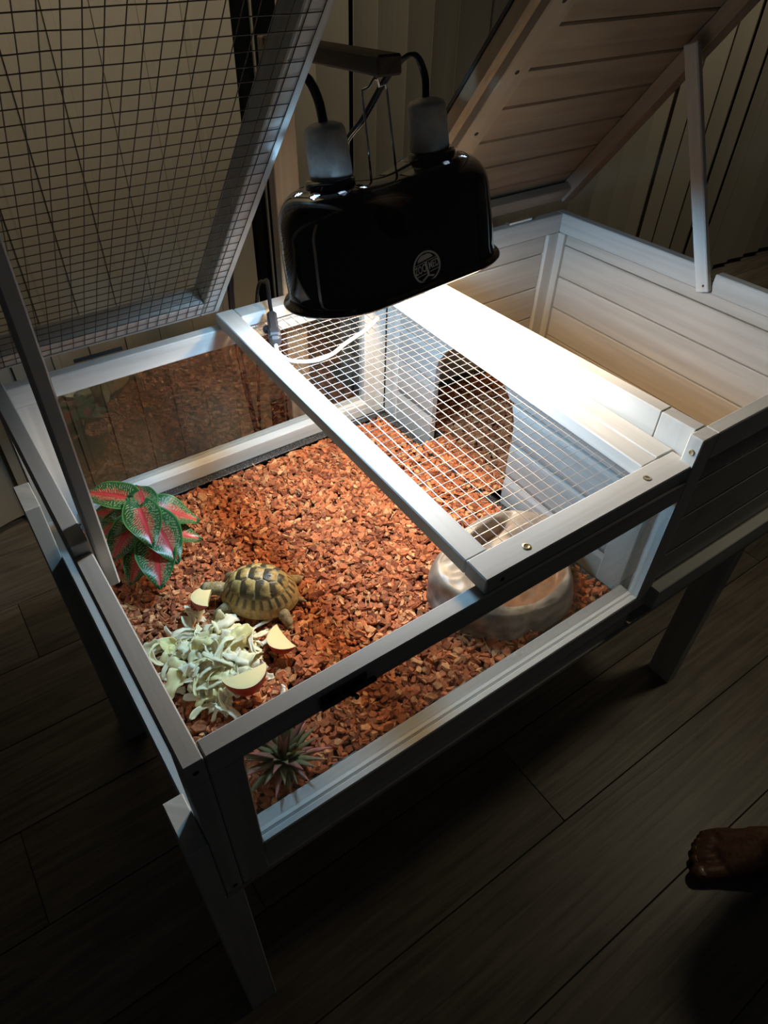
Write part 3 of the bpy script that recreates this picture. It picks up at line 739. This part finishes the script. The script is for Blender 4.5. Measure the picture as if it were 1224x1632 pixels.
for s_ in (-1, 1):
    MB().ball((.0665, .0048+s_*.0072, .0185), .0019, 12, 8).build('eye', M_black, bd, smooth=True) if False else MB().ball((.0665, .0048+s_*.0070, .0185), .0020, 12, 8).build('eye', M_black, tt, local=True, smooth=True)

# ------------------------------------------------------------------ apple slices
def apple(name_lab, loc, rot, L_=.030, wd=.013, dp=.014):
    t = thing('apple_slice', name_lab, 'apple', loc, rot)
    Ra = L_; n = 20; m_ = 10; h_ = D(21); V = []; C = []
    for i in range(n+1):
        lam = D(-84)+D(168)*i/n; ro = Ra*math.cos(lam)*(1+.05*math.cos(lam*2)); x = Ra*.94*math.sin(lam)
        for k in range(m_+1):
            ph = -h_+2*h_*k/m_; V.append((x, ro*math.cos(ph), ro*math.sin(ph))); q = noise.noise(Vector((ph*6, lam*1.5, loc[0]*50))); C.append((.42+.15*q, .035+.06*max(0, q), .02))
    st = m_+1
    part('skin', V, [[i*st+k, i*st+k+1, (i+1)*st+k+1, (i+1)*st+k] for i in range(n) for k in range(m_)], M_apple, t, local=True, smooth=True, col=np.array(C))
    V = []; F = []; C = []
    for sg in (1, -1):
        b = len(V)
        for i in range(n+1):
            lam = D(-84)+D(168)*i/n; ro = Ra*math.cos(lam)*(1+.05*math.cos(lam*2)); x = Ra*.94*math.sin(lam)
            for k in range(5):
                r = ro*k/4*.995+(Ra*.12*math.cos(lam) if k == 0 else 0); V.append((x, r*math.cos(h_), sg*r*math.sin(h_))); C.append((.94, .70, .32) if k < 4 else (.80, .62, .30))
        F += [([b+i*5+k, b+(i+1)*5+k, b+(i+1)*5+k+1, b+i*5+k+1] if sg > 0 else [b+i*5+k, b+i*5+k+1, b+(i+1)*5+k+1, b+(i+1)*5+k]) for i in range(n) for k in range(4)]
    part('flesh', V, F, M_apple, t, local=True, smooth=False, col=np.array(C))
    return t
D = math.radians
apple('pink-skinned apple slice under the mouth of the tortoise', (.126, .286, -.180), (D(-24), D(14), D(57)), .024)
apple('red apple slice lying alone to the right of the cabbage', (.172, .190, -.186), (D(-20), D(6), D(92)), .0225)
apple('red apple slice on the front edge of the cabbage pile', (.108, .168, -.176), (D(-10), D(0), D(172)), .026)

# ------------------------------------------------------------------ shredded cabbage
def shred(x, y, z, L_, w0, ang, curl, wav, tilt, col, name='cabbage_shred', lab='pale shredded cabbage strip in the heap beside the tortoise', grp='shredded cabbage heap'):
    n = 20; mm = 6; sd_ = random.uniform(0, 99); V = []; F = []; C = []; p = Vector((0, 0, 0)); a = 0.0; pit = tilt; ph = random.uniform(0, 6)
    for i in range(n+1):
        t = i/n; wd = w0*(.55+.45*min(1, t*6, (1-t)*7+.3))*(1+.45*noise.noise(Vector((t*5, sd_, 0))))
        side = Vector((-math.sin(a), math.cos(a), .8*math.sin(ph+4*t)))
        for k in range(mm+1):
            s_ = k/mm-.5; q = p+side*wd*s_+Vector((0, 0, abs(s_)**2*wd*1.3*math.cos(ph)+wav*math.sin(ph+9*t+5*s_)*(abs(s_)+.2))); q += (noise.noise_vector(Vector((t*4.5, s_*w0*160, sd_)))*.15+noise.noise_vector(Vector((t*11, s_*w0*400, sd_)))*.10)*max(w0, .006)
            V.append(q); cc = np.clip(np.array(col)*(1.05, .94, .84)*(1-.10*(abs(s_) < .15)), 0, .96); C.append(cc)
        st = L_/n; a += curl/n+random.uniform(-.1, .1); pit += -tilt*1.8/n+random.uniform(-.08, .08)
        p = p+Vector((math.cos(a)*math.cos(pit), math.sin(a)*math.cos(pit), math.sin(pit)))*st
    mid = V[(n//2)*(mm+1)+mm//2]; Rz = Matrix.Rotation(ang, 3, 'Z')
    P = np.array([tuple(Rz @ (q-mid)) for q in V]); 
    zmin = P[:, 2].min(); P[:, 2] -= zmin; P += np.array([x, y, z])
    P[:, 0] = np.maximum(P[:, 0], .019)
    for i in range(n):
        for k in range(mm): b = i*(mm+1)+k; F.append([b, b+1, b+mm+2, b+mm+1])
    o = part(name, P, F, M_cabb, None, smooth=True, col=np.array(C)); tag(o, lab, 'cabbage', grp)
    so = o.modifiers.new('thick', 'SOLIDIFY'); so.thickness = .0009; so.offset = 0
    return o
heap = [(.075, .205), (.095, .215), (.11, .205), (.085, .235), (.105, .232), (.125, .215), (.07, .185), (.09, .19), (.11, .185), (.06, .225), (.06, .255), (.075, .262), (.12, .195), (.085, .17), (.075, .165), (.125, .235)]
for i in range(84):
    bx_, by_ = heap[i % len(heap)]; x = bx_+random.gauss(0, .010); y_ = by_+random.gauss(0, .011)
    d = math.hypot(x-.095, (y_-.21)*.8); z = bz(x, y_)+.002+max(0, .030-.55*d)*random.uniform(.1, 1.1)
    c = random.choice([(.96, .92, .62), (.97, .93, .66), (.92, .89, .50), (.94, .93, .72), (.90, .87, .42)])
    shred(x, y_, z, random.uniform(.024, .050), random.choice([.004, .006, .009, .014, .018]), random.uniform(0, 2*PI), random.uniform(-2.2, 2.2), random.uniform(.001, .004), random.uniform(-.1, .9), c, lab='yellowish green cabbage shred in the heap beside the tortoise' if c[2] < .65 else 'white cabbage shred in the heap beside the tortoise', grp='yellowish cabbage shreds' if c[2] < .65 else 'white cabbage shreds')
for i in range(34):
    bx_, by_ = heap[i % len(heap)]; x = bx_+random.gauss(0, .010); y_ = by_+random.gauss(0, .010); d = math.hypot(x-.095, (y_-.21)*.8)
    shred(x, y_, bz(x, y_)+.006+max(0, .024-.45*d), random.uniform(.034, .056), random.uniform(.003, .006), random.uniform(0, 2*PI), random.uniform(-2.6, 2.6), random.uniform(.0006, .002), random.uniform(-.1, .5), random.choice([(.94, .92, .70), (.92, .92, .76), (.90, .88, .56)]), lab='long thin cabbage strand lying over the top of the heap', grp='thin cabbage strands')
strays = (('thin cabbage strip pointing up towards the foliage plant behind the heap', 'cabbage strips behind the heap', ((.098, .292, 60, .034), (.104, .290, 95, .032), (.109, .288, 75, .028))),
          ('cabbage strip lying against the left edge of the tray', 'cabbage strips at the tray edge', ((.060, .262, 10, .036), (.052, .243, -20, .03), (.042, .222, -65, .034), (.038, .205, -75, .03))),
          ('cabbage strip hanging out of the heap towards the front corner', 'cabbage strips in front of the heap', ((.056, .168, 0, .026), (.071, .158, -60, .024), (.062, .178, -50, .04))),
          ('cabbage strip on the side of the heap nearest the lone apple slice', 'cabbage strips near the lone apple slice', ((.158, .232, 10, .034), (.15, .205, -30, .03))))
for lab_, grp_, lst in strays:
    for x, y_, ang, L_ in lst:
        shred(x, y_, bz(x, y_)+.003, L_, .0075, D(ang), random.uniform(-1, 1), .001, .15, (.95, .92, .72), lab=lab_, grp=grp_)
shred(.134, .133, bz(.13, .13)+.003, .018, .0065, D(35), .6, .0006, .2, (.92, .88, .74), lab='single cabbage scrap lying apart near the front rail', grp=None)

# ------------------------------------------------------------------ red-veined foliage plant (artificial caladium)
pl = thing('potted_foliage_plant', 'leafy plant with dark green leaves and red centres in the back left corner', 'plant', (.098, .425, -.205))
def leafmesh(base, tip, width, up, name, fold=.18, droop=.12, bright=1.0):
    base = Vector(base); tip = Vector(tip); ax = (tip-base); Ln = ax.length; ax.normalize(); up = Vector(up).normalized(); sd = ax.cross(up).normalized(); nn = sd.cross(ax).normalized()
    n, m_ = 72, 44; V = []; C = []; F = []
    for i in range(n+1):
        t = i/n; wd = width*(max(0, math.sin(PI*min(1, (t*.92+.06))**.72)))**.8*.5*(1-.25*t)
        for k in range(m_+1):
            s_ = 2*k/m_-1; back = -.16*Ln*abs(s_)**1.3*(1-t)**3*1.4
            p = base+ax*(t*Ln+back)+sd*(s_*wd*1.25)+nn*(abs(s_)*wd*fold-droop*Ln*t*t+.002*math.sin(t*9+s_*2)*abs(s_))
            V.append(p)
            ph = (t-.26*abs(s_)**.9)*21+.9*noise.noise(Vector((t*6, s_*4, base.x*90)))
            vein = abs((ph % 1)-.5)*2; redw = .50*(1-abs(t-.45)*.7); a = abs(s_)
            jag = .22*noise.noise(Vector((t*14, s_*3, 7)))
            g = np.array([.020, .085, .022]); red = np.array([.50, .045, .035]); crm = np.array([.52, .50, .22])
            c = g
            if a < redw+jag and .04 < t < .92: c = red*(1-.35*(a/redw))+g*.35*(a/redw)
            if vein > .80 and .03 < t < .93 and a > .05 and a < .86: c = crm*(.55+.45*(vein-.8)/.2) if a > .14 else red
            if a > .93: c = np.array([.10, .22, .05])
            if a < .05 and t < .9: c = np.array([.60, .05, .05])
            C.append(np.array(c)*bright)
    for i in range(n):
        for k in range(m_): b = i*(m_+1)+k; F.append([b, b+1, b+m_+2, b+m_+1])
    return part(name, V, F, M_leaf, pl, smooth=True, col=np.array(C))
ctr = Vector((.098, .418, -.19))
LV = [((.092, .440, -.125), (.052, .482, -.122), .040), ((.099, .418, -.128), (.092, .368, -.146), .040), ((.108, .405, -.142), (.112, .345, -.166), .044),
      ((.108, .425, -.134), (.112, .462, -.126), .032), ((.118, .425, -.142), (.168, .405, -.172), .040), ((.100, .388, -.160), (.080, .330, -.178), .044),
      ((.112, .412, -.165), (.158, .385, -.184), .036), ((.086, .420, -.150), (.045, .395, -.168), .038), ((.082, .432, -.148), (.045, .435, -.160), .036), ((.09, .402, -.172), (.052, .362, -.186), .034), ((.084, .445, -.15), (.048, .47, -.15), .032)]
for b, t_, w_ in LV:
    lf = leafmesh(b, t_, w_, (0, -.15, 1), 'leaf')
    MB().tube(smooth_path([tuple(ctr), tuple(ctr.lerp(Vector(b), .6)+Vector((0, 0, .004))), b], 6), .0010, 6).build('stem', simple('green_stem', (.10, .18, .05), .5), pl)
mb = MB(); mb.lathe([(.016, -.206), (.018, -.199), (.012, -.192), (.004, -.188)], (.098, .418, 0), 14); mb.build('root_base', M_grout, pl)

# ------------------------------------------------------------------ spiky succulent behind the front pane
su = thing('spiky_succulent', 'spiky green and reddish succulent behind the front pane', 'plant', (.096, .062, -.203))
for i in range(44):
    a = i*2.399+.3; el = D(78)-D(62)*(i/44)**.8; L_ = random.uniform(.040, .060)*(1.0 if i > 6 else .85)
    dr = Vector((math.cos(a)*math.cos(el), math.sin(a)*math.cos(el), math.sin(el))); sd = dr.cross(Vector((0, 0, 1))).normalized(); nn = sd.cross(dr)
    V = []; F = []; C = []; n = 8; b0 = Vector((.096, .062, -.193))
    redd = (i % 3 == 0)
    if b0.y+dr.y*L_ < .031: L_ = max(.02, (.062-.031)/max(.05, -dr.y))
    for k in range(n+1):
        t = k/n; w_ = .0056*(1-t)**.7*(.7+.8*t*(1-t))+.0002; c_ = b0+dr*(L_*t+.004)+Vector((0, 0, -.010*t*t))
        V += [c_-sd*w_+nn*w_*.5, c_-nn*.0012, c_+sd*w_+nn*w_*.5, c_+nn*.0006]
        g = np.array([.12, .17, .06]); r_ = np.array([.50, .14, .12]); mixv = (t*.8+.2) if redd else t*t*.5
        C += [g*(1-mixv)+r_*mixv]*4
    for k in range(n):
        for e_ in range(4): F.append([k*4+e_, k*4+(e_+1) % 4, k*4+4+(e_+1) % 4, k*4+4+e_])
    part('leaf', V, F, M_succ, su, smooth=True, col=np.array(C))
mb = MB()
for i in range(60):
    a = random.uniform(0, 2*PI); r = random.uniform(.0, .017); mb.ball((.100+r*math.cos(a), .058+r*math.sin(a)*.9, -.200+.008*(1-r/.017)+random.uniform(0, .003)), random.uniform(.0016, .003), 7, 5)
part('gravel_base', mb.V, mb.F, simple('dark_gravel', (.035, .04, .035), .7), su, kind='stuff')

# ------------------------------------------------------------------ resin rock water dish
rk = thing('rock_dish', 'tan and grey rock-look water dish with a step under the mesh', 'dish', (.440, .119, -.206))
RX, RY, RHT = .096, .076, .052; rot_ = D(10)
nr, nt_ = 46, 120; V = []; C = []; F = []
cr, sr_ = math.cos(rot_), math.sin(rot_)
def sm(a, b, x): t = min(1, max(0, (x-a)/(b-a))); return t*t*(3-2*t)
for i in range(nr+1):
    for k in range(nt_):
        th = 2*PI*k/nt_
        lob = 1+.05*math.sin(3*th+.5)+.03*math.sin(5*th+2)+.012*noise.noise(Vector((math.cos(th)*4, math.sin(th)*4, 0)))
        if i <= 30: rr = i/30*.90; out = 0
        else: rr = .90+.10*math.sin((i-30)/16*PI/2)**.8; out = (i-30)/16
        u = rr*math.cos(th)*lob; v = rr*math.sin(th)*lob
        z = RHT-.004*max(0, rr-.6)
        # main pool (front) and small trough (back)
        z -= .013*sm(-.1, .85, -v); d1 = math.hypot((u-.08)/.70, (v+.33)/.50); d2 = math.hypot((u-.10)/.56, (v-.56)/.155)
        pool = sm(1.08, .80, d1); tro = sm(1.15, .7, d2)
        z -= .030*pool; z -= .024*tro*(1-pool)
        z += .0036*noise.noise(Vector((u*5, v*5, 4)))*(1-pool)
        if out: zt = RHT-.0016-.013*sm(-.1, .85, -v); z = zt-(zt+.006)*(1-math.cos(out*PI/2))**1.15
        sq = 1+.06*out+.07*out*noise.noise(Vector((math.cos(th)*3, math.sin(th)*3, z*45)))
        x = RX*u*sq; y_ = RY*v*sq; X = x*cr-y_*sr_; Y = x*sr_+y_*cr
        V.append((X, Y, z+.004))
        n1 = noise.noise(Vector((u*3, v*3, z*40))); n2 = noise.noise(Vector((u*9+3, v*9, z*120)))
        base = np.array([.40, .31, .21]); gr = np.array([.20, .165, .13]); br = np.array([.22, .12, .065]); wh = np.array([.60, .54, .44])
        m1 = min(1, max(0, .5+n1*1.5)); c = base*(1-m1)+gr*m1
        if pool > .15: c = c*(1-pool*.8)+np.array([.42, .19, .08])*pool*.8
        elif tro > .3: c = c*(1-tro*.7)+br*tro*.7
        c = c*(1-.3*max(0, n2))+wh*.3*max(0, n2)
        if out > .2: m2_ = sm(.2, .7, out); c = c*(1-m2_)+(np.array([.27, .225, .175])*(1+.9*n2+.5*n1))*m2_
        C.append(np.clip(c, .01, 1))
for i in range(nr):
    for k in range(nt_): F.append([i*nt_+k, (i+1)*nt_+k, (i+1)*nt_+(k+1) % nt_, i*nt_+(k+1) % nt_])
part('dish_body', V, F, M_rock, rk, local=True, smooth=True, col=np.array(C))

# ------------------------------------------------------------------ bare foot of a person standing at the right edge
pr = thing('person', 'bare foot of a person standing on the dark floor at lower right', 'person', (.692, -.260, -.625), (0, 0, D(-32)))
# local: toes towards -x, big toe on -y side, heel +x
bl_ = []
def cap(a, b, ra, rb): bl_.append((a, b, ra, rb))
cap((.085, -.002, .026), (.060, -.002, .030), .025, .029)      # heel
cap((.060, -.002, .040), (.005, -.010, .040), .028, .022)     # instep
cap((.060, .006, .030), (-.005, .018, .022), .024, .017)       # outer side
cap((.005, -.010, .034), (-.055, -.020, .018), .022, .0165)
cap((-.005, .000, .030), (-.058, .000, .016), .021, .015)
cap((-.005, .014, .024), (-.050, .022, .014), .018, .0135)
toes = [(-.062, -.024, .0125, .108), (-.066, -.0045, .0082, .103), (-.062, .009, .0076, .096), (-.056, .0205, .0070, .087), (-.047, .031, .0066, .075)]
for x0, yy, r, L_ in toes:
    cap((x0+.012, yy, .016), (-(L_-.018), yy*1.03, .0145), r, r*.95); cap((-(L_-.018), yy*1.03, .0145), (-L_+r*.3, yy*1.03, r*.95), r*.95, r*.98)
cap((.068, -.002, .045), (.082, .008, .110), .032, .028)
cap((.082, .008, .110), (.088, .036, .230), .028, .038); cap((.088, .036, .230), (.092, .060, .330), .038, .050); cap((.092, .060, .330), (.096, .087, .450), .050, .050)
ft = remeshed('foot', bl_, M_foot, pr, .0028, lambda v: np.array([.13, .062, .036]), 3)
for x0, yy, r, L_ in toes:
    MB().ball((-L_+r*.55, yy*1.03, r*1.75), (r*.55, r*.62, r*.18), 12, 6).build('toenail', simple('nail', (.30, .19, .14), .3), pr, local=True, smooth=True)
